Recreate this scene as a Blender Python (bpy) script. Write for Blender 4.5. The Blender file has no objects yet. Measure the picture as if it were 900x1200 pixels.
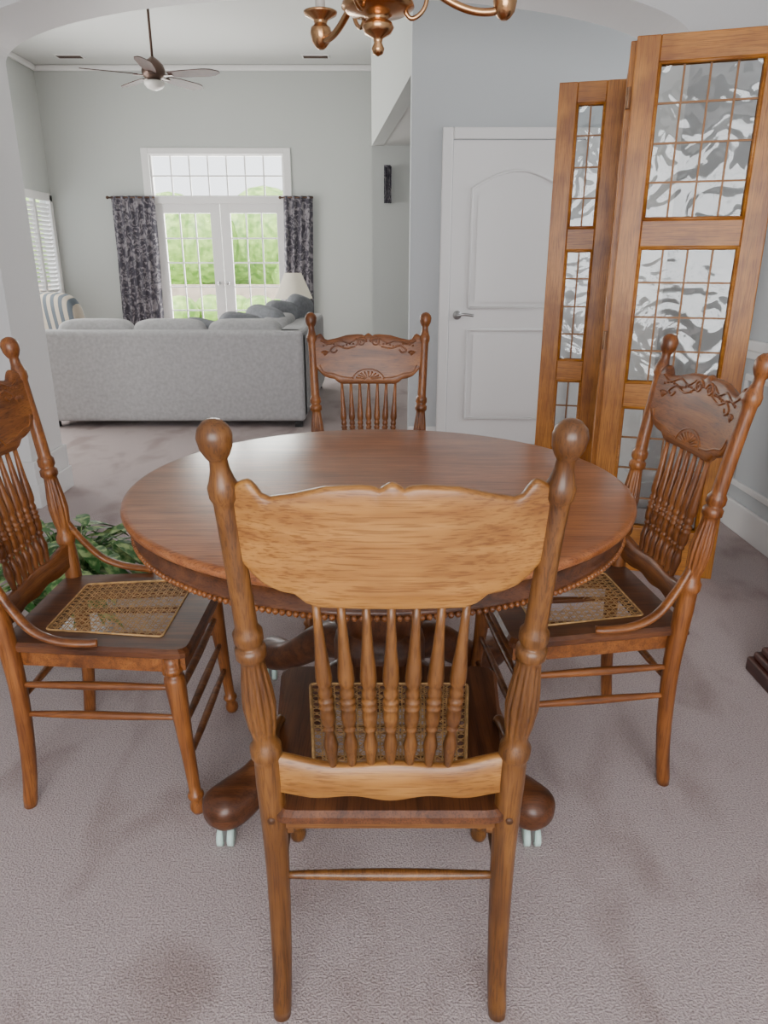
import bpy, bmesh, math, random
from mathutils import Vector, Matrix
random.seed(7)
pi=math.pi
def V(*a): return Vector(a)
# ---------------------------------------------------------------- materials
def newmat(name):
    m=bpy.data.materials.new(name); m.use_nodes=True
    nt=m.node_tree; b=nt.nodes['Principled BSDF']; return m,nt,b
def plain(name,col,rough=.6,metal=0,bump=0,bscale=200,var=0,vscale=3,coat=0):
    m,nt,b=newmat(name)
    b.inputs['Base Color'].default_value=(*col,1); b.inputs['Roughness'].default_value=rough
    b.inputs['Metallic'].default_value=metal; b.inputs['Coat Weight'].default_value=coat
    tc=nt.nodes.new('ShaderNodeTexCoord')
    if var:
        n=nt.nodes.new('ShaderNodeTexNoise'); n.inputs['Scale'].default_value=vscale; n.inputs['Detail'].default_value=4
        r=nt.nodes.new('ShaderNodeValToRGB')
        r.color_ramp.elements[0].position=.3; r.color_ramp.elements[1].position=.7
        r.color_ramp.elements[0].color=(*[c*(1-var) for c in col],1); r.color_ramp.elements[1].color=(*[min(1,c*(1+var)) for c in col],1)
        nt.links.new(tc.outputs['Object'],n.inputs['Vector']); nt.links.new(n.outputs['Fac'],r.inputs[0]); nt.links.new(r.outputs[0],b.inputs['Base Color'])
    if bump:
        n=nt.nodes.new('ShaderNodeTexNoise'); n.inputs['Scale'].default_value=bscale; n.inputs['Detail'].default_value=3
        bp=nt.nodes.new('ShaderNodeBump'); bp.inputs['Strength'].default_value=bump; bp.inputs['Distance'].default_value=.004
        nt.links.new(tc.outputs['Object'],n.inputs['Vector']); nt.links.new(n.outputs['Fac'],bp.inputs['Height']); nt.links.new(bp.outputs[0],b.inputs['Normal'])
    return m
def wood(name,dark,mid,light,axis='z',rough=.38,coat=.15,scale=1,knots=False,pore=.7,ga=2.2,gc=42,clouds=.35):
    m,nt,b=newmat(name); N=nt.nodes; L=nt.links
    tc=N.new('ShaderNodeTexCoord')
    def mp(al,ac):
        q=N.new('ShaderNodeMapping'); s=[ac*scale]*3; s['xyz'.index(axis)]=al*scale
        q.inputs['Scale'].default_value=s; L.new(tc.outputs['Object'],q.inputs['Vector']); return q
    n1=N.new('ShaderNodeTexNoise'); n1.inputs['Scale'].default_value=1; n1.inputs['Detail'].default_value=5; n1.inputs['Distortion'].default_value=.8
    L.new(mp(ga,gc).outputs[0],n1.inputs['Vector'])
    n2=N.new('ShaderNodeTexNoise'); n2.inputs['Scale'].default_value=1; n2.inputs['Detail'].default_value=3
    L.new(mp(12,380).outputs[0],n2.inputs['Vector'])
    r=N.new('ShaderNodeValToRGB'); cr=r.color_ramp
    cr.elements[0].position=.28; cr.elements[0].color=(*dark,1)
    cr.elements[1].position=.75; cr.elements[1].color=(*light,1)
    e=cr.elements.new(.5); e.color=(*mid,1)
    L.new(n1.outputs['Fac'],r.inputs[0])
    r2=N.new('ShaderNodeValToRGB'); r2.color_ramp.elements[0].position=.38; r2.color_ramp.elements[0].color=(.5,.42,.36,1)
    r2.color_ramp.elements[1].position=.5; r2.color_ramp.elements[1].color=(1,1,1,1)
    L.new(n2.outputs['Fac'],r2.inputs[0])
    mx=N.new('ShaderNodeMix'); mx.data_type='RGBA'; mx.blend_type='MULTIPLY'; mx.inputs[0].default_value=pore
    L.new(r.outputs[0],mx.inputs[6]); L.new(r2.outputs[0],mx.inputs[7])
    out=mx.outputs[2]
    # uneven stain / wear
    n3=N.new('ShaderNodeTexNoise'); n3.inputs['Scale'].default_value=7; n3.inputs['Detail'].default_value=3; L.new(tc.outputs['Object'],n3.inputs['Vector'])
    r4=N.new('ShaderNodeValToRGB'); r4.color_ramp.elements[0].position=.35; r4.color_ramp.elements[0].color=(1-clouds,1-clouds*1.15,1-clouds*1.25,1)
    r4.color_ramp.elements[1].position=.6; r4.color_ramp.elements[1].color=(1,1,1,1)
    L.new(n3.outputs['Fac'],r4.inputs[0])
    m4=N.new('ShaderNodeMix'); m4.data_type='RGBA'; m4.blend_type='MULTIPLY'; m4.inputs[0].default_value=1
    L.new(out,m4.inputs[6]); L.new(r4.outputs[0],m4.inputs[7]); out=m4.outputs[2]
    if knots:
        vo=N.new('ShaderNodeTexVoronoi'); vo.inputs['Scale'].default_value=3.2
        L.new(tc.outputs['Object'],vo.inputs['Vector'])
        r3=N.new('ShaderNodeValToRGB'); r3.color_ramp.elements[0].position=.03; r3.color_ramp.elements[0].color=(.35,.2,.12,1)
        r3.color_ramp.elements[1].position=.1; r3.color_ramp.elements[1].color=(1,1,1,1)
        L.new(vo.outputs['Distance'],r3.inputs[0])
        m2=N.new('ShaderNodeMix'); m2.data_type='RGBA'; m2.blend_type='MULTIPLY'; m2.inputs[0].default_value=1
        L.new(out,m2.inputs[6]); L.new(r3.outputs[0],m2.inputs[7]); out=m2.outputs[2]
    L.new(out,b.inputs['Base Color'])
    b.inputs['Roughness'].default_value=rough; b.inputs['Coat Weight'].default_value=coat; b.inputs['Coat Roughness'].default_value=.2
    bp=N.new('ShaderNodeBump'); bp.inputs['Strength'].default_value=.25; bp.inputs['Distance'].default_value=.001
    L.new(n2.outputs['Fac'],bp.inputs['Height']); L.new(bp.outputs[0],b.inputs['Normal'])
    return m
def woodset(n,d,m,l,**k): return [wood(n+'_'+a,d,m,l,axis=a,**k) for a in 'xyz']
golden=woodset('oak_golden',(.26,.098,.018),(.38,.165,.034),(.48,.23,.056),rough=.40,clouds=.3)
brown=woodset('oak_brown',(.14,.042,.009),(.27,.088,.018),(.38,.14,.032),rough=.40)
golden_post=woodset('oak_golden_post',(.09,.034,.008),(.18,.070,.015),(.27,.112,.026),rough=.38)
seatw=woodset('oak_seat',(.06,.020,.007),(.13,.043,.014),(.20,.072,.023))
tablew=woodset('oak_table',(.25,.078,.024),(.36,.125,.040),(.46,.175,.062),rough=.28,coat=.15,ga=1.8,gc=36,clouds=.18,pore=.85)
pine=woodset('pine',(.42,.14,.016),(.56,.21,.027),(.66,.28,.045),knots=True,rough=.42,ga=1.8,gc=30)
mahog=woodset('mahogany',(.03,.008,.005),(.08,.02,.012),(.13,.035,.02))
wallm=plain('wall_paint',(.54,.565,.58),.85,bump=.05,bscale=150)
wallL=plain('wall_paint_living',(.53,.55,.53),.85)
white=plain('trim_white',(.81,.80,.79),.45)
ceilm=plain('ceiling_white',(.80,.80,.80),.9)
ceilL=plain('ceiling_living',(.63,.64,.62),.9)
fabric=plain('sofa_fabric',(.50,.495,.50),.95,bump=.5,bscale=400,var=.12,vscale=40)
fabricd=plain('pillow_fabric',(.26,.27,.29),.95,bump=.4,bscale=300,var=.15,vscale=30)
brass=plain('brass',(.55,.31,.15),.25,metal=1)
iron=plain('dark_bronze',(.10,.06,.045),.4,metal=.6)
steel=plain('satin_nickel',(.42,.42,.42),.3,metal=1)
lead=plain('lead_came',(.24,.11,.04),.45,metal=.3)
cane=plain('cane',(.50,.29,.11),.6,var=.3,vscale=60)
shade=plain('lamp_shade',(.80,.74,.62),.9)
ceram=plain('ceramic_pot',(.62,.68,.70),.2,var=.1)
castm=plain('caster_white',(.62,.8,.72),.35)
blackm=plain('black_rubber',(.02,.02,.02),.5)
bladem=wood('fan_blade',(.04,.018,.012),(.065,.028,.02),(.085,.038,.027),axis='x',rough=.6,coat=0)
bowl=plain('frosted_bowl',(.62,.60,.56),.4)
soil=plain('soil',(.03,.02,.015),.9)
peg=plain('wood_plug',(.08,.03,.01),.5)
def carpet():
    m,nt,b=newmat('carpet'); N=nt.nodes; L=nt.links
    tc=N.new('ShaderNodeTexCoord')
    mpp=N.new('ShaderNodeMapping'); mpp.inputs['Scale'].default_value=(1.5,.75,1); mpp.inputs['Rotation'].default_value=(0,0,.5)
    a=N.new('ShaderNodeTexNoise'); a.inputs['Scale'].default_value=3.0; a.inputs['Detail'].default_value=5; a.inputs['Distortion'].default_value=.4
    r=N.new('ShaderNodeValToRGB'); r.color_ramp.elements[0].position=.33; r.color_ramp.elements[0].color=(.42,.325,.305,1)
    r.color_ramp.elements[1].position=.50; r.color_ramp.elements[1].color=(.575,.475,.46,1)
    c=N.new('ShaderNodeTexNoise'); c.inputs['Scale'].default_value=230; c.inputs['Detail'].default_value=2
    r2=N.new('ShaderNodeValToRGB'); r2.color_ramp.elements[0].position=.3; r2.color_ramp.elements[0].color=(.5,.48,.48,1)
    r2.color_ramp.elements[1].position=.62; r2.color_ramp.elements[1].color=(1.,1.,1.,1)
    mx=N.new('ShaderNodeMix'); mx.data_type='RGBA'; mx.blend_type='MULTIPLY'; mx.inputs[0].default_value=.85
    L.new(tc.outputs['Object'],mpp.inputs[0]); L.new(mpp.outputs[0],a.inputs[0]); L.new(tc.outputs['Object'],c.inputs[0])
    L.new(a.outputs['Fac'],r.inputs[0]); L.new(c.outputs['Fac'],r2.inputs[0])
    L.new(r.outputs[0],mx.inputs[6]); L.new(r2.outputs[0],mx.inputs[7]); L.new(mx.outputs[2],b.inputs['Base Color'])
    b.inputs['Roughness'].default_value=1; b.inputs['Sheen Weight'].default_value=.1
    bp=N.new('ShaderNodeBump'); bp.inputs['Strength'].default_value=.8; bp.inputs['Distance'].default_value=.006
    L.new(c.outputs['Fac'],bp.inputs['Height']); L.new(bp.outputs[0],b.inputs['Normal'])
    return m
carpetm=carpet()
def glassmat(name,ripple=0,refl=.15,tint=(1,1,1)):
    m,nt,b=newmat(name); N=nt.nodes; L=nt.links
    N.remove(b); o=N['Material Output']
    t=N.new('ShaderNodeBsdfTransparent'); t.inputs[0].default_value=(*tint,1)
    g=N.new('ShaderNodeBsdfGlossy'); g.inputs['Roughness'].default_value=.03
    mx=N.new('ShaderNodeMixShader')
    if ripple:
        n=N.new('ShaderNodeTexNoise'); n.inputs['Scale'].default_value=6; n.inputs['Detail'].default_value=.6; n.inputs['Distortion'].default_value=2.6
        tc=N.new('ShaderNodeTexCoord'); L.new(tc.outputs['Object'],n.inputs[0])
        bp=N.new('ShaderNodeBump'); bp.inputs['Strength'].default_value=ripple; bp.inputs['Distance'].default_value=.02
        L.new(n.outputs['Fac'],bp.inputs['Height']); L.new(bp.outputs[0],g.inputs['Normal'])
    L.new(t.outputs[0],mx.inputs[1])
    mx.inputs[0].default_value=refl
    L.new(g.outputs[0],mx.inputs[2]); L.new(mx.outputs[0],o.inputs[0])
    return m
winglass=glassmat('window_glass',0,.04)
oldglass=glassmat('antique_glass',.38,.065,(.82,.84,.84))
def curtainmat():
    m,nt,b=newmat('curtain_fabric'); N=nt.nodes; L=nt.links
    tc=N.new('ShaderNodeTexCoord'); n=N.new('ShaderNodeTexNoise'); n.inputs['Scale'].default_value=9; n.inputs['Detail'].default_value=4; n.inputs['Distortion'].default_value=2.5
    r=N.new('ShaderNodeValToRGB'); r.color_ramp.elements[0].position=.47; r.color_ramp.elements[0].color=(.06,.055,.072,1)
    r.color_ramp.elements[1].position=.6; r.color_ramp.elements[1].color=(.28,.26,.28,1)
    L.new(tc.outputs['Object'],n.inputs[0]); L.new(n.outputs['Fac'],r.inputs[0]); L.new(r.outputs[0],b.inputs['Base Color']); b.inputs['Roughness'].default_value=.8
    return m
curtm=curtainmat()
def stripemat():
    m,nt,b=newmat('striped_fabric'); N=nt.nodes; L=nt.links
    tc=N.new('ShaderNodeTexCoord'); w=N.new('ShaderNodeTexWave'); w.inputs['Scale'].default_value=3.4; w.bands_direction='X'
    r=N.new('ShaderNodeValToRGB'); r.color_ramp.elements[0].position=.48; r.color_ramp.elements[0].color=(.10,.12,.14,1)
    r.color_ramp.elements[1].position=.52; r.color_ramp.elements[1].color=(.42,.37,.30,1)
    L.new(tc.outputs['Object'],w.inputs[0]); L.new(w.outputs['Fac'],r.inputs[0]); L.new(r.outputs[0],b.inputs['Base Color']); b.inputs['Roughness'].default_value=.9
    return m
stripem=stripemat()
def leafmat(name,c0,c1,sc,p0=.45,p1=.55):
    m,nt,b=newmat(name); N=nt.nodes; L=nt.links
    tc=N.new('ShaderNodeTexCoord'); n=N.new('ShaderNodeTexNoise'); n.inputs['Scale'].default_value=sc; n.inputs['Detail'].default_value=5
    r=N.new('ShaderNodeValToRGB'); r.color_ramp.elements[0].position=p0; r.color_ramp.elements[0].color=(*c0,1)
    r.color_ramp.elements[1].position=p1; r.color_ramp.elements[1].color=(*c1,1)
    L.new(tc.outputs['Object'],n.inputs[0]); L.new(n.outputs['Fac'],r.inputs[0]); L.new(r.outputs[0],b.inputs['Base Color']); b.inputs['Roughness'].default_value=.5
    return m
leafm=leafmat('variegated_leaf',(.05,.16,.035),(.38,.50,.20),34,.46,.62)
treem=leafmat('tree_foliage',(.14,.30,.04),(.46,.68,.16),5,.35,.65)
lawnm=leafmat('lawn',(.35,.48,.18),(.45,.55,.22),2)
pavem=plain('paving',(.62,.56,.52),.9,var=.2,vscale=4)
fencem=plain('garden_wall_brick',(.55,.42,.36),.9,var=.2,vscale=6)
# ---------------------------------------------------------------- mesh builder
class MB:
    def __init__(s): s.v=[];s.f=[];s.m=[];s.sm=[]
    def add(s,vs,fs,mi=0,smooth=True):
        o=len(s.v); s.v+= [tuple(v) for v in vs]
        for f in fs: s.f.append([i+o for i in f]); s.m.append(mi); s.sm.append(smooth)
    def box(s,x0,x1,y0,y1,z0,z1,mi=0):
        vs=[(x,y,z) for z in(z0,z1) for y in(y0,y1) for x in(x0,x1)]
        s.add(vs,[(0,2,3,1),(4,5,7,6),(0,1,5,4),(2,6,7,3),(0,4,6,2),(1,3,7,5)],mi,False)
    def rings(s,rings,mi=0,smooth=True,caps=True,closed=False):
        n=len(rings[0]); vs=[p for r in rings for p in r]; fs=[]
        R=len(rings)
        for i in range(R if closed else R-1):
            a=i*n; b=((i+1)%R)*n
            for j in range(n): fs.append((a+j,a+(j+1)%n,b+(j+1)%n,b+j))
        if caps and not closed:
            fs.append(tuple(range(n-1,-1,-1))); fs.append(tuple((R-1)*n+j for j in range(n)))
        s.add(vs,fs,mi,smooth)
    def tube(s,path,rad,n=12,mi=0,up=(0,0,1),flute=None,sq=None,caps=True):
        path=[Vector(p) for p in path]; rings=[]
        U=Vector(up)
        for i,p in enumerate(path):
            t=(path[min(i+1,len(path)-1)]-path[max(i-1,0)]).normalized()
            a=t.cross(U)
            if a.length<1e-4: a=t.cross(Vector((1,0,0)))
            a.normalize(); c=a.cross(t).normalized()
            r=rad[i] if isinstance(rad,(list,tuple)) else rad
            ra,rb=(r if isinstance(r,tuple) else (r,r))
            ring=[]
            for k in range(n):
                th=2*pi*k/n; f=1
                if flute: f=1-flute(i)*(1-abs(math.sin(th*6)))**1.5
                ct,st=math.cos(th),math.sin(th)
                if sq:
                    e=sq; ct=math.copysign(abs(ct)**e,ct); st=math.copysign(abs(st)**e,st)
                ring.append(p+a*ct*ra*f+c*st*rb*f)
            rings.append(ring)
        s.rings(rings,mi,True,caps)
    def lathe(s,c,prof,n=32,mi=0,sx=1,sy=1):
        rings=[[(c[0]+math.cos(2*pi*k/n)*r*sx,c[1]+math.sin(2*pi*k/n)*r*sy,c[2]+z) for k in range(n)] for r,z in prof]
        s.rings(rings,mi)
    def turned(s,p0,p1,prof,n=14,mi=0):
        p0=Vector(p0);p1=Vector(p1)
        path=[p0.lerp(p1,t) for t,r in prof]
        d=p1-p0; up=(0,1,0) if abs(d.z)>abs(d.y) else (0,0,1)
        s.tube(path,[r for t,r in prof],n,mi,up)
    def sphere(s,c,r,n=10,m=6,mi=0,e=1.0):
        if not isinstance(r,tuple): r=(r,r,r)
        def pw(v): return math.copysign(abs(v)**e,v)
        rings=[]
        for i in range(m+1):
            ph=-pi/2+pi*i/m
            ph=max(-pi/2+.01,min(pi/2-.01,ph))
            rings.append([(c[0]+r[0]*pw(math.cos(ph))*pw(math.cos(2*pi*k/n)),c[1]+r[1]*pw(math.cos(ph))*pw(math.sin(2*pi*k/n)),c[2]+r[2]*pw(math.sin(ph))) for k in range(n)])
        s.rings(rings,mi)
    def extrude(s,outline,d,mi=0):
        n=len(outline); d=Vector(d); a=[Vector(p) for p in outline]; b=[p+d for p in a]
        s.add(a+b,[tuple(range(n)),tuple(range(2*n-1,n-1,-1))]+[(i,(i+1)%n,n+(i+1)%n,n+i) for i in range(n)],mi,False)
    def build(s,name,mats,parent=None,bevel=0,loc=None,rot=None,sub=0):
        me=bpy.data.meshes.new(name); me.from_pydata(s.v,[],s.f)
        for m in (mats if isinstance(mats,list) else [mats]): me.materials.append(m)
        for p,mi,sm in zip(me.polygons,s.m,s.sm): p.material_index=mi; p.use_smooth=sm
        bm=bmesh.new(); bm.from_mesh(me); bmesh.ops.recalc_face_normals(bm,faces=bm.faces); bm.to_mesh(me); bm.free()
        o=bpy.data.objects.new(name,me); bpy.context.scene.collection.objects.link(o)
        if parent: o.parent=parent
        if loc: o.location=loc
        if rot: o.rotation_euler=rot
        if bevel:
            b=o.modifiers.new('bevel','BEVEL'); b.width=bevel; b.segments=3; b.limit_method='ANGLE'
        return o
def empty(name,loc=(0,0,0),rz=0):
    e=bpy.data.objects.new(name,None); e.empty_display_size=.1; bpy.context.scene.collection.objects.link(e)
    e.location=loc; e.rotation_euler=(0,0,rz); return e
def catmull(ctrl,ts):
    out=[]
    for t in ts:
        i=0
        while i<len(ctrl)-2 and t>ctrl[i+1][0]: i+=1
        p1,p2=ctrl[i],ctrl[i+1]; p0=ctrl[max(i-1,0)]; p3=ctrl[min(i+2,len(ctrl)-1)]
        h=p2[0]-p1[0]; u=(t-p1[0])/h; u=max(0,min(1,u)); r=[]
        for k in range(len(p1[1])):
            m1=(p2[1][k]-p0[1][k])/max(p2[0]-p0[0],1e-6)*h; m2=(p3[1][k]-p1[1][k])/max(p3[0]-p1[0],1e-6)*h
            r.append((2*u**3-3*u**2+1)*p1[1][k]+(u**3-2*u**2+u)*m1+(-2*u**3+3*u**2)*p2[1][k]+(u**3-u**2)*m2)
        out.append(tuple(r))
    return out
def smooth(pts,k=6):
    c=[(i,tuple(p)) for i,p in enumerate(pts)]
    n=(len(pts)-1)*k
    return catmull(c,[i/k for i in range(n+1)])
def lin(ctrl,t):
    if t<=ctrl[0][0]: return ctrl[0][1]
    for a,b in zip(ctrl,ctrl[1:]):
        if t<=b[0]: return a[1]+(b[1]-a[1])*(t-a[0])/(b[0]-a[0])
    return ctrl[-1][1]
# ---------------------------------------------------------------- dining chair
POST=[(0,(.193,-.016)),(.1,(.190,-.004)),(.22,(.189,.004)),(.35,(.189,.006)),(.45,(.190,.0)),(.6,(.195,-.012)),(.8,(.205,-.038)),(1.0,(.214,-.072)),(1.11,(.219,-.094))]
PR=[(0,.015),(.02,.0165),(.1,.017),(.3,.0195),(.42,.0215),(.50,.022),(.548,.0205),(.556,.0245),(.572,.0245),(.58,.019),(.592,.0175),(.61,.0215),(.65,.0255),(.68,.0235),(.72,.0185),(.735,.017),(.742,.0225),(.756,.0225),(.762,.0165),(.77,.0215),(.784,.0215),(.792,.0165),(.85,.016),(.95,.0155),(.99,.016),(.998,.0195),(1.012,.020),(1.02,.0165),(1.035,.0125),(1.048,.0115),(1.055,.016),(1.065,.0205),(1.08,.0225),(1.09,.0195),(1.098,.012),(1.101,.003)]
def lean(z): return catmull(POST,[z])[0][1]
def make_chair(name,loc,rz,W,WP,SW,torn=False):
    E=empty(name,loc,rz)
    for sgn,nm in((-1,'back_post_1'),(1,'back_post_2')):
        mb=MB(); zs=sorted(set([p[0] for p in PR]+[i*.02 for i in range(50)]+[.60,.605,.615,.625,.72,.728]))
        xy=catmull(POST,zs)
        def fl(i):
            z=zs[i]; return .22*max(0,math.sin(pi*(z-.594)/.138))**.4 if .596<z<.731 else 0
        mb.tube([(sgn*x,y,z) for (x,y),z in zip(xy,zs)],[lin(PR,z) for z in zs],72,0,(0,1,0),flute=fl)
        mb.build(nm,WP[2],E)
    TOP=[(-1,1.006),(-.94,1.018),(-.88,1.024),(-.84,1.019),(-.80,1.004),(-.75,1.000),(-.6,1.006),(-.4,1.017),(-.2,1.020),(-.11,1.019),(-.07,1.014),(-.04,1.021),(0,1.024),(.04,1.021),(.07,1.014),(.11,1.019),(.2,1.020),(.4,1.017),(.6,1.006),(.75,1.000),(.80,1.004),(.84,1.019),(.88,1.024),(.94,1.018),(1,1.006)]
    BOT=[(-1,.905),(-.92,.882),(-.84,.866),(-.74,.858),(-.65,.855),(-.58,.842),(-.5,.836),(.5,.836),(.58,.842),(.65,.855),(.74,.858),(.84,.866),(.92,.882),(1,.905)]
    def cy(x,z): return lean(z)-.022*(1-(x/.2)**2)
    mb=MB(); rings=[]; th=.010
    N=80
    for i in range(N+1):
        t=-1+2*i/N; z1=lin(TOP,t); z0=lin(BOT,t)
        M=8
        zz=[z0]+[z0+.002]+[z0+.006+(z1-z0-.012)*k/M for k in range(M+1)]+[z1-.002,z1]
        tt=[.3*th,.75*th]+[th]*(M+1)+[.75*th,.3*th]
        xs_=lambda z: t*(.198+(z-.8)*.045)
        rings.append([(xs_(z),cy(xs_(z),z)+w,z) for z,w in zip(zz,tt)]+[(xs_(z),cy(xs_(z),z)-w,z) for z,w in zip(reversed(zz),reversed(tt))])
    mb.rings(rings); mb.build('crest_rail',W[0],E)
    mb=MB()
    def P(x,z,o=.0): z+=.014; return (x,cy(x,z)+th+o,z)
    for s in(-1,1):
        sp=[]
        for k in range(26):
            a=k/25*3.3*pi; r=.019*(1-k/25*.85)
            sp.append(P(s*(.026-r*math.cos(a)*1.0),.978+r*math.sin(a)*.9))
        mb.tube(sp,[.0042-.002*k/25 for k in range(26)],6,up=(0,1,0))
        mb.tube(smooth([P(s*.044,.990),P(s*.075,.975),P(s*.11,.985),P(s*.15,.972),P(s*.182,.985)],6),.0032,6,up=(0,1,0))
        mb.tube(smooth([P(s*.05,.962),P(s*.085,.955),P(s*.12,.965),P(s*.145,.95),P(s*.13,.94),P(s*.118,.95)],6),.0034,6,up=(0,1,0))
        mb.tube(smooth([P(s*.06,.845),P(s*.1,.85),P(s*.135,.862),P(s*.17,.870),P(s*.185,.895)],6),.0025,6,up=(0,1,0))
        for k in range(11):
            x=s*(.045+k*.0125); mb.sphere(P(x,.968+.004*math.sin(k)),.004,8,5)
        for k in range(5):
            a=(k-2)*.35; mb.tube([P(s*.165,.93),P(s*(.165+.02*math.sin(a)),.93+.018*math.cos(a))],[.001,.0035],6,up=(0,1,0))
    for k in range(9):
        a=(k-4)*.32; mb.tube([P(.012*math.sin(a),.838+.008*math.cos(a)),P(.05*math.sin(a),.838+.032*math.cos(a))],[.0012,.0035],6,up=(0,1,0))
    mb.tube([P(.06*math.sin(a),.838+.04*math.cos(a)) for a in [(-1.5+3*k/20) for k in range(21)]],.0025,6,up=(0,1,0))
    mb.build('crest_carving',W[0],E)
    SP=[(0,.006),(.04,.0062),(.12,.009),(.17,.0115),(.22,.0085),(.26,.006),(.27,.0095),(.285,.0095),(.295,.007),(.31,.0105),(.36,.0120),(.40,.0105),(.405,.0120),(.42,.0120),(.43,.0090),(.445,.0120),(.46,.0120),(.47,.0080),(.485,.0110),(.51,.0110),(.53,.0085),(.55,.0115),(.58,.0125),(.64,.0115),(.75,.0085),(.88,.0065),(1,.0055)]
    mb=MB()
    for k in range(7):
        xb=(k-3)*.0295; xt=(k-3)*.0345
        mb.turned((xb,lean(.54)-.008,.53),(xt,cy(xt,.845),.845),SP,16)
    mb.build('spindles',WP[2],E)
    mb=MB(); rings=[]
    for i in range(41):
        t=-1+2*i/40; x=t*.182; z1=.548+.008*abs(t)**2+.004*math.cos(t*2*pi)-.004; z0=.482-.004*math.cos(t*3*pi)*(1-abs(t)*.3)
        y=lean(.52)-.012*(1-t*t)
        zz=[z0,z0+.003,(z0+z1)/2,z1-.003,z1]; tt=[.005,.009,.009,.009,.005]
        rings.append([(x,y+w,z) for z,w in zip(zz,tt)]+[(x,y-w,z) for z,w in zip(reversed(zz),reversed(tt))])
    mb.rings(rings); mb.build('lower_back_rail',W[0],E)
    def rp(c,r,k=5):
        out=[]; n=len(c)
        for i in range(n):
            p=Vector(c[i]);a=(Vector(c[i-1])-p).normalized();b=(Vector(c[(i+1)%n])-p).normalized()
            p0=p+a*r;p1=p+b*r
            for j in range(k):
                u=j/(k-1); out.append((1-u)**2*p0+2*u*(1-u)*p+u*u*p1)
        return out
    oc=[(-.192,-.026),(.192,-.026),(.232,.425),(-.232,.425)]; ic=[(-.125,.065),(.125,.065),(.160,.345),(-.160,.345)]
    O=rp(oc,.035); I=rp(ic,.012); O2=rp([(x*.965,.2+(y-.2)*.965) for x,y in oc],.033); O3=rp([(x*.93,.2+(y-.2)*.93) for x,y in oc],.033)
    zt=.455
    loops=[[(p.x,p.y,zt-.03) for p in I],[(p.x,p.y,zt-.004) for p in I],[(p.x*1.02,p.y,zt) for p in I],[(p.x,p.y,zt) for p in O2],[(p.x,p.y,zt-.008) for p in O],[(p.x,p.y,zt-.02) for p in O],[(p.x,p.y,zt-.03) for p in O3],[(p.x,p.y,zt-.03) for p in O3]]
    mb=MB(); mb.rings(loops,0,False,False,True)
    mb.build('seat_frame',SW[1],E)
    mb=MB()
    for (a,b) in ((0,1),(1,2),(2,3),(3,0)):
        q=[Vector((oc[i][0]*.88,.2+(oc[i][1]-.2)*.88,0)) for i in(a,b)]; d=(q[1]-q[0]).normalized(); nn=Vector((-d.y,d.x,0))*.011
        zl=.412 if a==0 else .392
        mb.extrude([q[0]+nn+V(0,0,zl),q[0]-nn+V(0,0,zl),q[1]-nn+V(0,0,zl),q[1]+nn+V(0,0,zl)],(0,0,.427-zl))
    mb.build('seat_apron',WP[0],E)
    mb=MB()
    def M(u,v):
        hw=.128+(.163-.128)*v; return Vector(((u*2-1)*hw,.062+.286*v,zt-.002))
    def rib(a,b,w,dz):
        A=Vector(a);B=Vector(b); K=24 if torn else 1
        for q in range(K):
            a_=A.lerp(B,q/K);b_=A.lerp(B,(q+1)/K); m_=(a_+b_)/2
            if torn:
                an=math.atan2(m_.y-.6,m_.x-.45); rr=.20+.05*math.sin(3*an+1)+.05*math.sin(7*an+w*9000+dz*3000)
                if (m_-Vector((.45,.6))).length<rr: continue
            p=M(*a_);r=M(*b_); d=r-p
            if d.length<.0015: continue
            d.normalize(); n=Vector((-d.y,d.x,0))*w; z=V(0,0,dz)
            mb.add([p-n+z,r-n+z,r+n+z,p+n+z],[(0,1,2,3)],0,False)
    NX=14
    for i in range(NX+1):
        for dd in(-.011,.011):
            if 0<i/NX+dd<1: rib((i/NX+dd,0),(i/NX+dd,1),.0013,0); rib((0,i/NX+dd),(1,i/NX+dd),.0013,.0006)
    for k in range(-NX,NX+1):
        c=(k+.5)/NX
        u0=max(0,c);u1=min(1,1+c)
        if u1>u0: rib((u0,u0-c),(u1,u1-c),.0012,.0012); rib((1-u0,u0-c),(1-u1,u1-c),.0012,.0016)
    B=rp([(-.128,.062),(.128,.062),(.163,.348),(-.163,.348)],.012); B=[(p.x,p.y,zt+.001) for p in B]
    mb.tube(B+[B[0]],.0028,6)
    mb.build('cane_seat',cane,E)
    FL=[(0,.019),(.05,.021),(.07,.021),(.075,.0245),(.10,.0245),(.105,.018),(.12,.017),(.13,.023),(.15,.0245),(.25,.023),(.4,.020),(.6,.0165),(.8,.0145),(.865,.014),(.875,.019),(.895,.020),(.91,.0155),(.925,.014),(.95,.0185),(.975,.0185),(1,.014)]
    for s,nm in((-1,'front_leg_1'),(1,'front_leg_2')):
        mb=MB(); mb.turned((s*.200,.375,.43),(s*.212,.408,0),FL,20); mb.build(nm,WP[2],E)
    mb=MB(); ST=[(0,.006),(.08,.007),(.3,.0095),(.5,.0105),(.7,.0095),(.92,.007),(1,.006)]
    for s in(-1,1):
        for z in(.345,.265):
            x,y=catmull(POST,[z])[0]; t=(.43-z)/.43
            mb.turned((s*x,y,z),(s*(.2+.012*t),.375+.033*t,z),ST,12)
    x,y=catmull(POST,[.30])[0]; mb.turned((-x,y,.30),(x,y,.30),ST,12)
    for z in(.32,.235,.15):
        t=(.43-z)/.43; mb.turned((-(.2+.012*t),.375+.033*t,z),((.2+.012*t),.375+.033*t,z),ST,12)
    mb.build('stretchers',WP[1],E)
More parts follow.
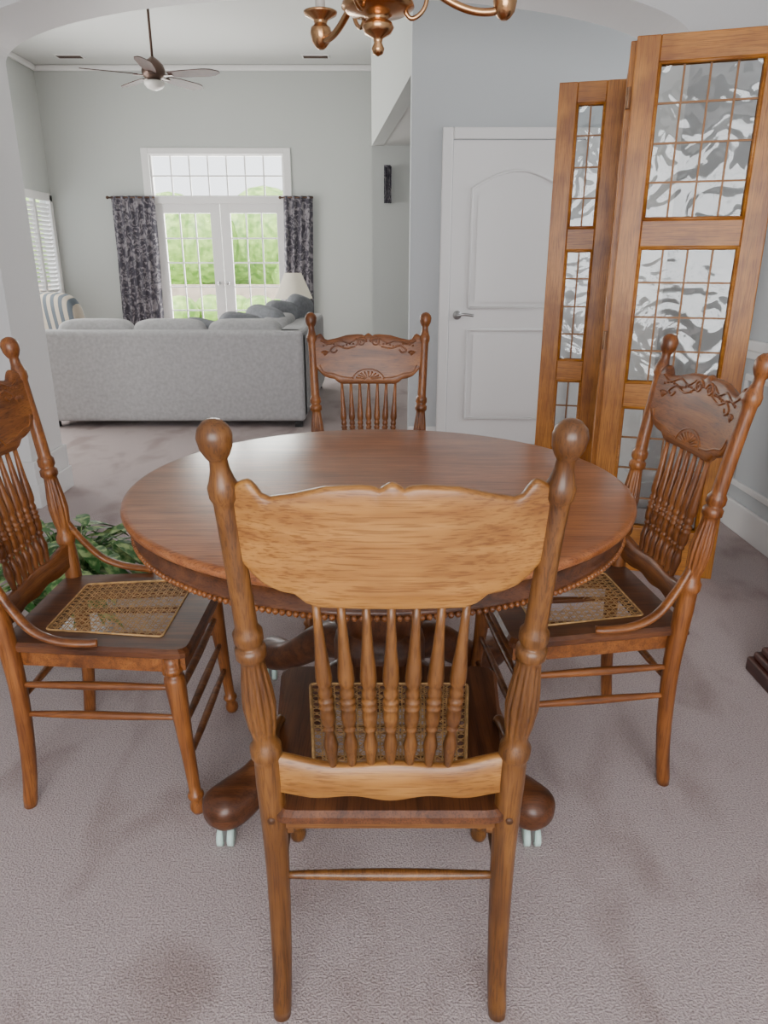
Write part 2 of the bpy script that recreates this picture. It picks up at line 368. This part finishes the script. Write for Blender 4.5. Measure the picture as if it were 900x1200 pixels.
    for s,nm in((-1,'hip_bracket_1'),(1,'hip_bracket_2')):
        mb=MB(); pth=smooth([(s*.198,-.004,.615),(s*.206,.03,.555),(s*.214,.075,.500),(s*.216,.13,.474),(s*.212,.19,.466),(s*.205,.215,.464)],5)
        n=len(pth); mb.tube(pth,[(.010+.003*math.sin(i/n*pi),.009) for i in range(n)],12); mb.build(nm,WP[1],E)
    mb=MB()
    for s in(-1,1): mb.tube([(s*.190,-.015,.437),(s*.190,-.0235,.437)],.006,12)
    mb.build('joint_plugs',peg,E)
    return E
make_chair('dining_chair',(.010,.955,0),0,golden,golden_post,seatw)
make_chair('dining_chair',(-.865,1.665,0),-pi/2,brown,brown,seatw)
make_chair('dining_chair',(.692,1.745,0),pi/2+.09,brown,brown,seatw,True)
make_chair('dining_chair',(-.06,2.75,0),pi,brown,brown,seatw)
# ---------------------------------------------------------------- dining table
T=empty('dining_table',(-.012,1.70,0))
sx,sy=.598,.600
mb=MB(); mb.lathe((0,0,0),[(.001,.748),(.955,.748),(.985,.750),(1,.756),(1.003,.762),(1,.768),(.993,.7715),(.98,.773),(.5,.773),(.001,.773)],96,0,sx,sy); mb.build('table_top',tablew[0],T)
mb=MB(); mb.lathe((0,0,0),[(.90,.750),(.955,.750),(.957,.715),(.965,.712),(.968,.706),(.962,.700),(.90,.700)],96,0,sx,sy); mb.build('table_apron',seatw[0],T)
mb=MB()
for k in range(280):
    a=2*pi*k/280; mb.sphere((.967*sx*math.cos(a),.967*sy*math.sin(a),.700),.0062,8,5)
mb.build('apron_beading',brown[0],T)
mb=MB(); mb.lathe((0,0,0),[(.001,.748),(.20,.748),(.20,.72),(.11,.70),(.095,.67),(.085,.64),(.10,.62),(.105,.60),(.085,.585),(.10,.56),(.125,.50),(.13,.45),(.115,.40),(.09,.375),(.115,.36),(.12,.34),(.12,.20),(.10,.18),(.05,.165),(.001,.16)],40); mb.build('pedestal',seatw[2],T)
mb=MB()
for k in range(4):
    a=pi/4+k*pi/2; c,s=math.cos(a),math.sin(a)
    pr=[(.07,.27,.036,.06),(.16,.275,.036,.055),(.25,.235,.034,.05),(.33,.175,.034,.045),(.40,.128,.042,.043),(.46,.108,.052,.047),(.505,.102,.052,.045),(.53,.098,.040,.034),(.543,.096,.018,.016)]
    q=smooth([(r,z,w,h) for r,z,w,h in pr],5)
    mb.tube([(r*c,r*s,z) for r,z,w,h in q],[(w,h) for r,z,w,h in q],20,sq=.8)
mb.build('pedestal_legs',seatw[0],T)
mb=MB()
for k in range(4):
    a=pi/4+k*pi/2; c,s=math.cos(a)*.50,math.sin(a)*.50
    mb.tube([(c,s,.065),(c,s,.04)],.008,10,1,up=(0,1,0))
    for o in(-.012,.012): mb.tube([(c+o-.006,s,.0245),(c+o+.006,s,.0245)],.0245,20,0)
    mb.box(c-.006,c+.006,s-.012,s+.012,.015,.048,1)
mb.build('casters',[castm,steel],T)
# ---------------------------------------------------------------- room shell
def bx(name,x0,x1,y0,y1,z0,z1,mat,bevel=0,parent=None):
    mb=MB(); mb.box(x0,x1,y0,y1,z0,z1); return mb.build(name,mat,parent,bevel)
LX=-4.56; FY=10.8; CH=3.7; RX=1.77; LDX=-2.6; BY=-1.9
bx('floor',LX-.1,3.4,BY-.1,FY+.12,-.06,0,carpetm)
mb=MB(); ax0,ax1=-1.905,1.40; y0,y1=3.8,4.19
mb.box(LX-.1,ax0,y0,y1,0,CH); mb.box(ax1,3.3,y0,y1,0,CH)
def az(x):
    u=(x-(ax0+ax1)/2)/((ax1-ax0)/2); return 2.22+.29*math.sqrt(max(0,1-abs(u)**2.0))
n=60; xs=[(ax0+ax1)/2-(ax1-ax0)/2*math.cos(pi*i/n) for i in range(n+1)]
vs=[];fs=[]
for x in xs:
    z=az(x); vs+=[(x,y0,z),(x,y1,z),(x,y0,CH),(x,y1,CH)]
for i in range(n):
    a=i*4;b=a+4; fs+=[(a,b,b+2,a+2),(a+1,a+3,b+3,b+1),(a,a+1,b+1,b)]
mb.add(vs,fs,0,False)
mb.build('wall_arch',white)
bx('wall_right',RX,RX+.12,BY,y0,0,2.75,wallm)
bx('wall_left',LDX-.12,LDX,BY,y0,0,2.75,wallm)
mb=MB(); mb.box(LDX,-1.5,BY-.12,BY,0,2.75); mb.box(1.3,RX,BY-.12,BY,0,2.75); mb.box(-1.5,1.3,BY-.12,BY,0,.5); mb.box(-1.5,1.3,BY-.12,BY,2.3,2.75); mb.build('wall_back',wallm)
def window(name,x0,x1,y,z0,z1,nx,nz,fr=.05,mun=.018,dep=.06):
    mb=MB(); w=dep/2
    def b(a0,a1,c0,c1,ww,mi=0): mb.box(a0,a1,y-ww,y+ww,c0,c1,mi)
    b(x0,x0+fr,z0,z1,w); b(x1-fr,x1,z0,z1,w); b(x0+fr,x1-fr,z0,z0+fr,w); b(x0+fr,x1-fr,z1-fr,z1,w)
    ix0,ix1,iz0,iz1=x0+fr,x1-fr,z0+fr,z1-fr
    for i in range(1,nx):
        xx=ix0+(ix1-ix0)*i/nx; b(xx-mun/2,xx+mun/2,iz0,iz1,.012)
    for i in range(1,nz):
        zz=iz0+(iz1-iz0)*i/nz; b(ix0,ix1,zz-mun/2,zz+mun/2,.0115)
    b(ix0,ix1,iz0,iz1,.002,1)
    return mb.build(name,[white,winglass])
window('window_1',-1.5,1.3,BY-.06,.5,2.3,6,4)
bx('ceiling',LDX-.1,RX+.12,BY-.12,y0,2.75,2.85,ceilm)
mb=MB()
dx0,dx1=-3.13,-1.40
W0=FY;W1=FY+.12
mb.box(LX-.12,dx0-.06,W0,W1,0,CH); mb.box(dx1+.06,-.13,W0,W1,0,CH); mb.box(dx0-.06,dx1+.06,W0,W1,2.66,CH); mb.box(dx0-.06,dx1+.06,W0,W1,2.05,2.12)
mb.build('wall_far',wallL)
mb=MB()
mb.box(LX-.12,LX,y1,9.75,0,CH); mb.box(LX-.12,LX,10.68,W1,0,CH); mb.box(LX-.12,LX,9.75,10.68,0,.86); mb.box(LX-.12,LX,9.75,10.68,2.08,CH); mb.build('wall_living_left',wallL)
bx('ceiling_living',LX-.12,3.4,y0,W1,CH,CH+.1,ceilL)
mb=MB(); mb.box(.177,3.3,5.25,5.42,0,CH); mb.build('wall_closet',wallm)
mb=MB(); mb.extrude([(.177,5.42,2.44),(-.13,8.5,2.44),(-.01,8.5,2.44),(.297,5.42,2.44)],(0,0,CH-2.44)); mb.box(-.13,-.01,8.5,W1,0,CH); mb.build('wall_hall_header',wallL)
bx('wall_hall',-.01,3.3,8.5,8.6,0,CH,wallL)
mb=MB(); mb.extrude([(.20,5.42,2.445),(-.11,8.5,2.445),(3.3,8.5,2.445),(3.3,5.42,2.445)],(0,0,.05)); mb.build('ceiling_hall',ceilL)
bx('wall_foyer_right',3.3,3.4,y0,W1,0,CH,wallm)
bx('trim_crown_far',LX,-.13,FY-.05,FY,CH-.07,CH,white,.02)
bx('trim_crown_left',LX,LX+.05,y1,FY-.05,CH-.07,CH,white,.02)
bx('baseboard_far_left',LX,dx0-.14,FY-.018,FY,0,.14,white,.006)
bx('baseboard_far_right',dx1+.14,-.13,FY-.018,FY,0,.14,white,.006)
bx('baseboard_living_left',LX,LX+.018,y1,FY-.02,0,.14,white,.006)
bx('baseboard_right',RX-.018,RX,BY,y0,0,.15,white,.008)
bx('baseboard_closet_left',.177,.38,5.232,5.25,0,.14,white,.006)
bx('baseboard_closet_right',1.42,3.3,5.232,5.25,0,.14,white,.006)
mb=MB(); g=.018
mb.box(LDX,ax0+g,y0-g,y0,0,.26); mb.box(ax0,ax0+g,y0,y1,0,.26); mb.box(LX,ax0+g,y1,y1+g,0,.26)
mb.box(LDX,ax0+g+.012,y0-g-.012,y0-g,0,.13);mb.box(ax0+g,ax0+g+.012,y0-g,y1+g,0,.13)
mb.build('baseboard_arch_left',white,None,.008)
mb=MB(); mb.box(ax1-g,RX,y0-g,y0,0,.15); mb.box(ax1-g,ax1,y0,y1,0,.15); mb.build('baseboard_arch_right',white,None,.008)
mb=MB(); mb.box(RX-.03,RX,BY,y0,.88,.93); mb.box(RX-.018,RX,BY,y0,.84,.88)
mb.build('trim_chair_rail',white,None,.008)
mb=MB()
for a,b in((2.75,3.55),(1.75,2.6),(.75,1.6),(-.25,.6)):
    for (p,q,r,s) in((a,b,.74,.77),(a,b,.22,.25),(a,a+.03,.25,.74),(b-.03,b,.25,.74)): mb.box(RX-.014,RX,p,q,r,s)
mb.build('trim_wainscot_frames',white,None,.004)
mb=MB()
def flat(x0_,x1_,z0_,z1_,t0=FY-.03,t1=FY): mb.box(x0_,x1_,t0,t1,z0_,z1_)
flat(dx0-.14,dx0-.04,0,2.73);flat(dx1+.04,dx1+.14,0,2.73);flat(dx0-.04,dx1+.04,2.65,2.73);flat(dx0-.04,dx1+.04,2.04,2.13)
mb.build('trim_french_doors',white,None,.006)
window('window_2',dx0-.05,dx1+.05,FY+.04,2.11,2.67,7,2,.035,.02)
def fdoor(name,xa,xb,hx):
    E=empty(name)
    mb=MB(); st=.135
    for(a,b,c,d) in((xa,xa+st,0.01,2.05),(xb-st,xb,.01,2.05),(xa+st,xb-st,.01,.30),(xa+st,xb-st,1.92,2.05)): mb.box(a,b,FY+.02,FY+.065,c,d)
    for i in range(1,3): q=xa+st+(xb-xa-2*st)*i/3; mb.box(q-.009,q+.009,FY+.03,FY+.055,.30,1.92)
    for i in range(1,5): q=.30+1.62*i/5; mb.box(xa+st,xb-st,FY+.031,FY+.054,q-.009,q+.009)
    mb.build('door_frame',white,E,.004)
    mb=MB(); mb.box(xa+st,xb-st,FY+.041,FY+.044,.3,1.92); mb.build('door_glass',winglass,E)
    mb=MB(); mb.tube([(hx,FY+.02,1.0),(hx,FY-.035,1.0)],.012,10); mb.sphere((hx,FY-.05,1.0),.026,12,8); mb.build('door_knob',steel,E)
xm=(dx0+dx1)/2
fdoor('door_1',dx0-.05,xm-.003,xm-.06); fdoor('door_2',xm+.003,dx1+.05,xm+.06)
E=empty('window_3'); mb=MB()
for(a,b,c,d) in((9.68,9.76,.80,2.14),(10.67,10.75,.80,2.14),(9.68,10.75,2.06,2.16),(9.66,10.77,.78,.86),(10.18,10.24,.86,2.06)): mb.box(LX-.03,LX+.03,a,b,c,d)
mb.build('window_frame',white,E,.004)
mb=MB(); z=.9
while z<2.04:
    for a,b in((9.77,10.18),(10.24,10.66)): mb.extrude([(LX-.03,a,z-.014),(LX-.025,a,z-.017),(LX+.015,a,z+.022),(LX+.01,a,z+.025)],(0,b-a,0))
    z+=.055
mb.build('shutter_slats',white,E)
D=empty('door_3'); cx0,cx1=.455,1.325; yd=5.25
mb=MB(); mb.box(cx0,cx1,yd-.010,yd,0.01,2.03); mb.build('door_slab',white,D)
mb=MB(); mb.box(cx0-.075,cx0-.004,yd-.028,yd,0,2.105); mb.box(cx1+.004,cx1+.075,yd-.028,yd,0,2.105); mb.box(cx0-.004,cx1+.004,yd-.028,yd,2.035,2.105); mb.build('door_casing',white,D,.008)
mb=MB(); cxm=(cx0+cx1)/2; pl=cx0+.13; pr_=cx1-.13
def panel(z0,z1,arch):
    out=[(pl,z0),(pr_,z0),(pr_,z1)]
    for i in range(1,20):
        u=i/20; out.append((pr_+(pl-pr_)*u,z1+arch*math.sin(pi*u)))
    out.append((pl,z1))
    mb.tube([(x,yd-.012,z) for x,z in out]+[(pl,yd-.012,z0),(pl+.01,yd-.012,z0)],.010,8,up=(0,1,0))
    c=(cxm,(z0+z1)/2); ins=[(c[0]+(x-c[0])*.86,yd-.010,c[1]+(z-c[1])*(.9)) for x,z in out]
    mb.extrude(ins,(0,-.006,0))
panel(.20,.83,0); panel(.98,1.74,.11); mb.build('door_panels',white,D)
hx=cx0+.055
mb=MB(); mb.tube([(hx,yd-.008,.93),(hx,yd-.02,.93)],.030,16); mb.tube([(hx,yd-.02,.93),(hx,yd-.055,.93)],.010,10)
mb.tube(smooth([(hx,yd-.055,.93),(hx+.04,yd-.058,.938),(hx+.11,yd-.055,.93)],5),.010,10); mb.build('door_lever',steel,D)
for i,x in enumerate((-3.9,-.85)):
    mb=MB(); mb.box(x-.17,x+.17,10.28,10.42,CH-.012,CH,0)
    for k in range(6): mb.box(x-.15,x+.15,10.292+k*.02,10.300+k*.02,CH-.016,CH-.012,1)
    mb.build('ceiling_vent',[white,iron])
# ---------------------------------------------------------------- folding glass screen
S=empty('folding_glass_screen')
def panelw(nm,p,q,cols,h=2.04):
    p=Vector((*p,0));q=Vector((*q,0)); L=(q-p).length; ang=math.atan2(q.y-p.y,q.x-p.x)
    E=empty(nm,p,ang); E.parent=S
    st=.082; t=.018
    mb=MB()
    for a,b in((0,st),(L-st,L)): mb.box(a,b,-t,t,0,h,0)
    mb.build('stiles',pine[2],E,.004)
    mb=MB()
    panes=[(1.43,1.955),(.815,1.335),(.20,.72)]
    rails=[(1.955,h),(1.335,1.43),(.72,.815),(.0,.20)]
    for a,b in rails: mb.box(st,L-st,-t+.001,t-.001,a,b,0)
    mb.build('rails',pine[0],E,.004)
    mb=MB(); gl=MB(); bead=MB()
    for z0,z1 in panes:
        gl.box(st,L-st,-.002,.002,z0,z1)
        for i in range(0,cols+1): x=st+(L-2*st)*i/cols; mb.box(x-.0035,x+.0035,-.005,.005,z0,z1)
        for i in range(0,5): z=z0+(z1-z0)*i/4; mb.box(st,L-st,-.0045,.0045,z-.0035,z+.0035)
        for s in(-1,1):
            y=s*.012
            bead.tube([(st+.004,y,z0+.004),(L-st-.004,y,z0+.004)],.007,8);bead.tube([(st+.004,y,z1-.004),(L-st-.004,y,z1-.004)],.007,8)
            bead.tube([(st+.004,y,z0),(st+.004,y,z1)],.007,8,up=(0,1,0));bead.tube([(L-st-.004,y,z0),(L-st-.004,y,z1)],.007,8,up=(0,1,0))
    gl.build('glass',oldglass,E); mb.build('lead_came',lead,E); bead.build('glazing_bead',pine[0],E)
panelw('panel_1',(.905,3.0),(1.40,2.85),4)
panelw('panel_2',(.915,3.04),(1.075,3.60),4)
panelw('panel_3',(.79,3.71),(1.07,3.635),2)
mb=MB()
for z in(1.85,.98,.25):
    mb.tube([(.897,3.015,z-.035),(.897,3.015,z+.035)],.007,10,up=(0,1,0)); mb.box(.893,.899,3.0,3.03,z-.035,z+.035)
mb.build('hinges',lead,S)
# ---------------------------------------------------------------- cabinet at right edge
C=empty('sideboard_cabinet',(0,0,0))
mb=MB(); mb.box(1.255,1.70,1.15,2.06,.12,.86); mb.build('carcass',mahog[2],C,.006)
mb=MB(); mb.box(1.235,1.72,1.13,2.08,.86,.89); mb.build('top',mahog[1],C,.008)
mb=MB()
for z0_,z1_,o in((.0,.05,.055),(.05,.075,.042),(.075,.10,.028),(.10,.125,.014)): mb.box(1.255-o,1.715,1.15-o,2.06+o,z0_,z1_)
mb.build('plinth',mahog[1],C,.008)
mb=MB()
for ya,yb in((1.19,1.59),(1.62,2.02)):
    mb.box(1.243,1.256,ya,yb,.16,.60); mb.box(1.243,1.256,ya,yb,.64,.83)
mb.build('doors_and_drawers',mahog[2],C,.006)
mb=MB()
for y in(1.39,1.82): mb.sphere((1.228,y,.735),.015,12,8)
for y in(1.55,1.66): mb.sphere((1.228,y,.42),.015,12,8)
mb.build('knobs',brass,C)
# ---------------------------------------------------------------- sofa
Sf=empty('sectional_sofa'); fx0,fx1=-2.76,-.64; fy=5.83
def soft(nm,c,r,mat,e=.35,rot=None,n=32,m=18):
    mb=MB(); mb.sphere((0,0,0),r,n,m,0,e); return mb.build(nm,mat,Sf,0,c,rot)
mb=MB(); mb.box(fx0,fx1,fy,fy+.20,.05,.77); mb.build('back_panel',fabric,Sf,.035)
mb=MB(); mb.box(fx0+.02,fx1-.02,fy+.15,fy+.95,.06,.30); mb.build('base',fabric,Sf,.03)
mb=MB(); mb.box(fx0,fx0+.22,fy+.02,fy+.97,.05,.62); mb.build('arm',fabric,Sf,.04)
mb=MB(); mb.box(-1.55,fx1-.005,fy+.9,fy+2.1,.06,.30); mb.build('chaise_base',fabric,Sf,.03)
mb=MB(); mb.box(fx1-.22,fx1,fy+.02,fy+2.1,.05,.77); mb.build('side_back_panel',fabric,Sf,.04)
for i in range(3):
    w=(fx1-fx0-.30)/3; x=fx0+.22+w*(i+.5)-.05
    soft('seat_cushion_%d'%(i+1),(x,fy+.58,.38),(w/2,.38,.09),fabric)
    soft('back_cushion_%d'%(i+1),(x-.06,fy+.27,.63),(w/2-.005,.13,.215),fabric,.4)
soft('seat_cushion_4',(-1.1,fy+1.5,.38),(.42,.55,.09),fabric)
soft('back_cushion_4',(-.95,fy+.95,.60),(.13,.36,.24),fabric,.4)
soft('back_cushion_5',(-.95,fy+1.65,.60),(.13,.34,.25),fabric,.4)
for i,(x,y,z,a,b) in enumerate(((-1.22,6.35,.70,.4,.5),(-1.05,6.65,.74,-.5,.4),(-.98,7.1,.76,.9,.3),(-.85,7.4,.80,1.2,.5),(-1.5,6.2,.66,.1,.6))):
    soft('throw_pillow_%d'%(i+1),(x,y,z),(.21,.08,.18),fabricd,.6,(b*.5,b*.4,a))
mb=MB()
for x in(fx0+.06,fx1-.06):
    for y in(fy+.06,fy+.85): mb.box(x-.03,x+.03,y-.03,y+.03,0,.06)
mb.box(fx1-.09,fx1-.03,fy+1.98,fy+2.04,0,.06); mb.box(-1.5,-1.44,fy+1.98,fy+2.04,0,.06)
mb.build('feet',blackm,Sf)
A=empty('striped_armchair',(-3.50,8.4,0),-.30)
mb=MB(); mb.box(-.34,.34,-.36,.38,.16,.42); mb.build('seat_base',stripem,A,.04)
mb=MB(); mb.sphere((0,0,0),(.42,.12,.36),32,18,0,.5); mb.build('back',stripem,A,0,(0,-.34,.62),(.18,0,0))
mb=MB(); mb.sphere((0,.04,.46),(.30,.32,.09),28,16,0,.4); mb.build('seat_cushion',stripem,A)
for s in(-1,1):
    mb=MB(); mb.sphere((s*.38,0,.42),(.09,.40,.24),28,16,0,.4); mb.build('arm_%d'%(1 if s<0 else 2),stripem,A)
mb=MB()
for x in(-.3,.3):
    for y in(-.3,.32): mb.tube([(x,y,.17),(x,y,0)],[.03,.02],10,up=(0,1,0))
mb.build('feet',iron,A)
Lp=empty('table_lamp',(-1.08,9.05,.60))
mb=MB(); mb.lathe((0,0,0),[(.07,0),(.075,.015),(.03,.03),(.05,.08),(.06,.13),(.03,.2),(.012,.24),(.012,.32)],24); mb.build('lamp_base',ceram,Lp)
mb=MB(); R=[[(r*math.cos(2*pi*k/32),r*math.sin(2*pi*k/32),z) for k in range(32)] for r,z in((.225,.27),(.10,.56))]; mb.rings(R,0,True,False); mb.build('lamp_shade',shade,Lp)
St=empty('side_table',(-1.08,9.05,0))
mb=MB(); mb.lathe((0,0,0),[(.001,.57),(.26,.57),(.27,.585),(.26,.60),(.001,.60)],32); mb.lathe((0,0,0),[(.14,0),(.15,.02),(.04,.06),(.035,.3),(.05,.5),(.1,.57)],24); mb.build('table_body',mahog[2],St)
def curtain(name,x0,x1,seed,y=FY-.12,z0=.02,z1=2.72):
    E=empty(name); mb=MB(); n=90; k=int((x1-x0)/.085); rows=[]
    for j in range(13):
        v=j/12; row=[]
        for i in range(n+1):
            u=i/n; row.append((x0+(x1-x0)*u+.015*math.sin(v*4+seed),y+.035*math.sin(u*k*2*pi+seed+.5*math.sin(v*3))*(.6+.4*v),z1+(z0-z1)*v))
        rows.append(row)
    vs=[p for r in rows for p in r]; fs=[(j*(n+1)+i,j*(n+1)+i+1,(j+1)*(n+1)+i+1,(j+1)*(n+1)+i) for j in range(12) for i in range(n)]
    mb.add(vs,fs); mb.build('fabric',curtm,E)
    mb=MB(); mb.tube([(x0-.02,y,z1-.02),(x1+.02,y,z1-.02)],.012,10); mb.sphere((x0-.03,y,z1-.02),.022); mb.box(x0-.02,x0-.005,y,FY,z1-.03,z1-.01); mb.build('rod',iron,E)
curtain('curtain',-3.72,-3.13,1,z1=2.13); curtain('curtain',-1.38,-.98,2,z1=2.13)
mb=MB(); E=empty('hall_valance')
mb.tube([(.0,8.44,2.24),(.07,8.44,2.24)],.012,8)
rw=[(0.0+.08*i/16,8.45+.02*math.sin(i*1.5)) for i in range(17)]
mb.add([(x,y,z) for z in(2.24,1.88) for x,y in rw],[(i,i+1,i+18,i+17) for i in range(16)]); mb.build('valance_fabric',curtm,E)
F=empty('ceiling_fan',(-2.28,8.2,3.03))
mb=MB(); mb.tube([(0,0,.1),(0,0,.64)],.013,12,up=(0,1,0)); mb.lathe((0,0,0),[(.07,.67),(.07,.65),(.02,.60)],20); mb.lathe((0,0,0),[(.02,.16),(.06,.13),(.10,.09),(.115,.04),(.11,-.01),(.07,-.03),(.06,-.05)],28); mb.build('motor',iron,F)
mb=MB(); mb.lathe((0,0,0),[(.06,-.045),(.10,-.055),(.10,-.08),(.075,-.11),(.03,-.13),(.002,-.135)],28); mb.build('light_bowl',bowl,F)
for k in range(5):
    mb=MB(); out=[(.16,-.05),(.3,-.07),(.55,-.078),(.62,-.065),(.69,-.02),(.69,.02),(.62,.065),(.55,.078),(.3,.07),(.16,.05)]
    mb.extrude([(x,y,-.004-.2*y) for x,y in out],(0,0,.008)); mb.box(.09,.2,-.02,.02,-.012,-.004,1)
    mb.build('blade_%d'%(k+1),[bladem,iron],F,0,(0,0,.0),(0,0,k*2*pi/5-.20))
# ---------------------------------------------------------------- chandelier
Hh=empty('chandelier',(-.012,1.67,1.715))
mb=MB(); mb.lathe((0,0,0),[(.002,-.045),(.010,-.041),(.013,-.032),(.008,-.022),(.010,-.014),(.026,-.006),(.032,.004),(.028,.012),(.018,.018),(.030,.024),(.060,.030),(.072,.038),(.070,.046),(.050,.056),(.030,.066),(.022,.09),(.032,.12),(.036,.15),(.022,.19),(.012,.22),(.012,.26),(.03,.28),(.03,.31),(.008,.33)],36); mb.build('center_body',brass,Hh)
mb=MB(); angs=[.02,.02+2*pi/3,.02+4*pi/3]
for a in angs:
    c,s=math.cos(a),math.sin(a)
    pth=smooth([(.02,.12),(.07,.095),(.13,.055),(.18,.035),(.225,.032),(.25,.045)],6)
    mb.tube([(r*c,r*s,z) for r,z in pth],.0075,12)
    mb.lathe((.25*c,.25*s,.0),[(.006,.018),(.012,.022),(.020,.032),(.024,.05),(.022,.06),(.014,.066),(.016,.075),(.036,.085),(.038,.09),(.012,.094)],20)
    mb.tube(smooth([(.045*c,.045*s,.045),(.065*c,.065*s,.02),(.09*c,.09*s,.035),(.10*c,.10*s,.07)],5),.0045,10)
mb.build('arms',brass,Hh)
mb=MB()
for a in angs:
    c,s=math.cos(a)*.25,math.sin(a)*.25
    mb.tube([(c,s,.09),(c,s,.175)],.011,12,up=(0,1,0)); mb.sphere((c,s,.20),(.012,.012,.028),12,8)
mb.build('candles',bowl,Hh)
mb=MB()
for i in range(17):
    z=.335+i*.04; r=[(.010*math.cos(t*pi/6)*(1 if i%2 else 0),.010*math.cos(t*pi/6)*(0 if i%2 else 1),z+.022+.024*math.sin(t*pi/6)) for t in range(13)]
    mb.tube(r,.0022,6,up=(.3,.4,.8))
mb.lathe((0,0,0),[(.01,1.005),(.05,1.015),(.06,1.035)],24); mb.build('chain',brass,Hh)
# ---------------------------------------------------------------- plant
Pn=empty('potted_plant',(-1.08,2.32,0))
mb=MB(); mb.lathe((0,0,0),[(.001,0),(.10,0),(.105,.02),(.135,.16),(.145,.20),(.15,.21),(.14,.215),(.13,.20),(.001,.195)],32); mb.build('pot',ceram,Pn)
mb=MB(); mb.lathe((0,0,0),[(.001,.196),(.128,.198),(.001,.205)],24); mb.build('soil',soil,Pn)
lf=MB(); stm=MB()
for k in range(210):
    a=random.uniform(0,2*pi); r=random.uniform(.04,.28); h=.15+.26*math.sqrt(max(0,1-(r/.32)**2))*random.uniform(.4,1.05)
    tip=Vector((r*math.cos(a),r*math.sin(a),h)); base=Vector((.05*math.cos(a),.05*math.sin(a),.20))
    mid=(tip+base)/2+V(0,0,.05)
    stm.tube(smooth([base,mid,tip],3),.002,5)
    L=random.uniform(.10,.16); w=L*.19; d=Vector((math.cos(a+random.uniform(-.9,.9)),math.sin(a+random.uniform(-.9,.9)),random.uniform(-.6,.4))).normalized()
    sd=d.cross(V(0,0,1)).normalized(); upv=sd.cross(d)
    vs=[];fs=[]
    for j in range(8):
        t=j/7; ww=w*math.sin(pi*min(1,t*.93+.05))**.8*(1-.25*t); c=tip+d*L*t+V(0,0,-.04*t*t)
        if j==7: ww=.001
        vs+=[c-sd*ww+upv*ww*.25,c,c+sd*ww+upv*ww*.25]
    for j in range(7):
        q=j*3; fs+=[(q,q+1,q+4,q+3),(q+1,q+2,q+5,q+4)]
    lf.add(vs,fs)
lf.build('leaves',leafm,Pn); stm.build('stems',leafm,Pn)
# ---------------------------------------------------------------- outdoors
bx('lawn_ground',-30,25,FY+.12,60,-.12,-.08,lawnm)
bx('patio_paving',-6,2,FY+.13,FY+5,-.10,-.03,pavem)
mb=MB()
for i in range(90):
    x=-17+i*.28+random.uniform(-.3,.3); y=random.uniform(24,27); r=random.uniform(.9,1.5)
    mb.sphere((x,y,random.uniform(.6,2.3)),(r,r,r*1.1),14,9)
mb.build('tree_row',treem)
bx('garden_wall',-14,6,19,19.2,-.1,.75,fencem)
mb=MB()
for i in range(22): mb.sphere((-11+i*.62,18+random.uniform(-.3,.3),.15),(.45,.4,.40),14,9)
mb.build('garden_hedge',treem)
# ---------------------------------------------------------------- lights
w=bpy.data.worlds.new('World'); bpy.context.scene.world=w; w.use_nodes=True
bg=w.node_tree.nodes['Background']; bg.inputs[0].default_value=(.92,.96,1,1); bg.inputs[1].default_value=3.4
def area(name,loc,rot,sx_,sy_,p,col):
    l=bpy.data.lights.new(name,'AREA'); l.shape='RECTANGLE'; l.size=sx_; l.size_y=sy_; l.energy=p; l.color=col
    o=bpy.data.objects.new(name,l); bpy.context.scene.collection.objects.link(o); o.location=loc; o.rotation_euler=rot; return o
area('daylight_window_back',(-.1,BY-.25,1.45),(pi/2,0,0),2.7,1.8,128,(.99,.985,1))
area('daylight_french_doors',(xm,FY+.4,1.3),(-pi/2,0,0),1.9,2.4,230,(1,.99,.97))
area('added_light_living_left',(LX+.05,7.2,1.7),(0,-pi/2,0),1.8,3.0,165,(1,.99,.97))  # added lamp for assumed hidden windows; the left wall is solid here
area('area_light_foyer',(3.2,4.7,1.7),(0,pi/2,0),1.6,.9,34,(.98,.98,1))  # out-of-view area lamp at the foyer's windowless right wall
s=bpy.data.lights.new('sun','SUN'); s.energy=7; s.angle=.02; so=bpy.data.objects.new('sun',s); bpy.context.scene.collection.objects.link(so); so.rotation_euler=(math.radians(40),math.radians(-20),0)
# ---------------------------------------------------------------- camera
cam=bpy.data.cameras.new('camera'); co=bpy.data.objects.new('camera',cam); bpy.context.scene.collection.objects.link(co)
cam.sensor_fit='HORIZONTAL'; cam.sensor_width=36; cam.lens=850/900*36; cam.clip_start=.05
co.location=(0,0,1.28); co.rotation_euler=(math.radians(71),0,0)
bpy.context.scene.camera=co
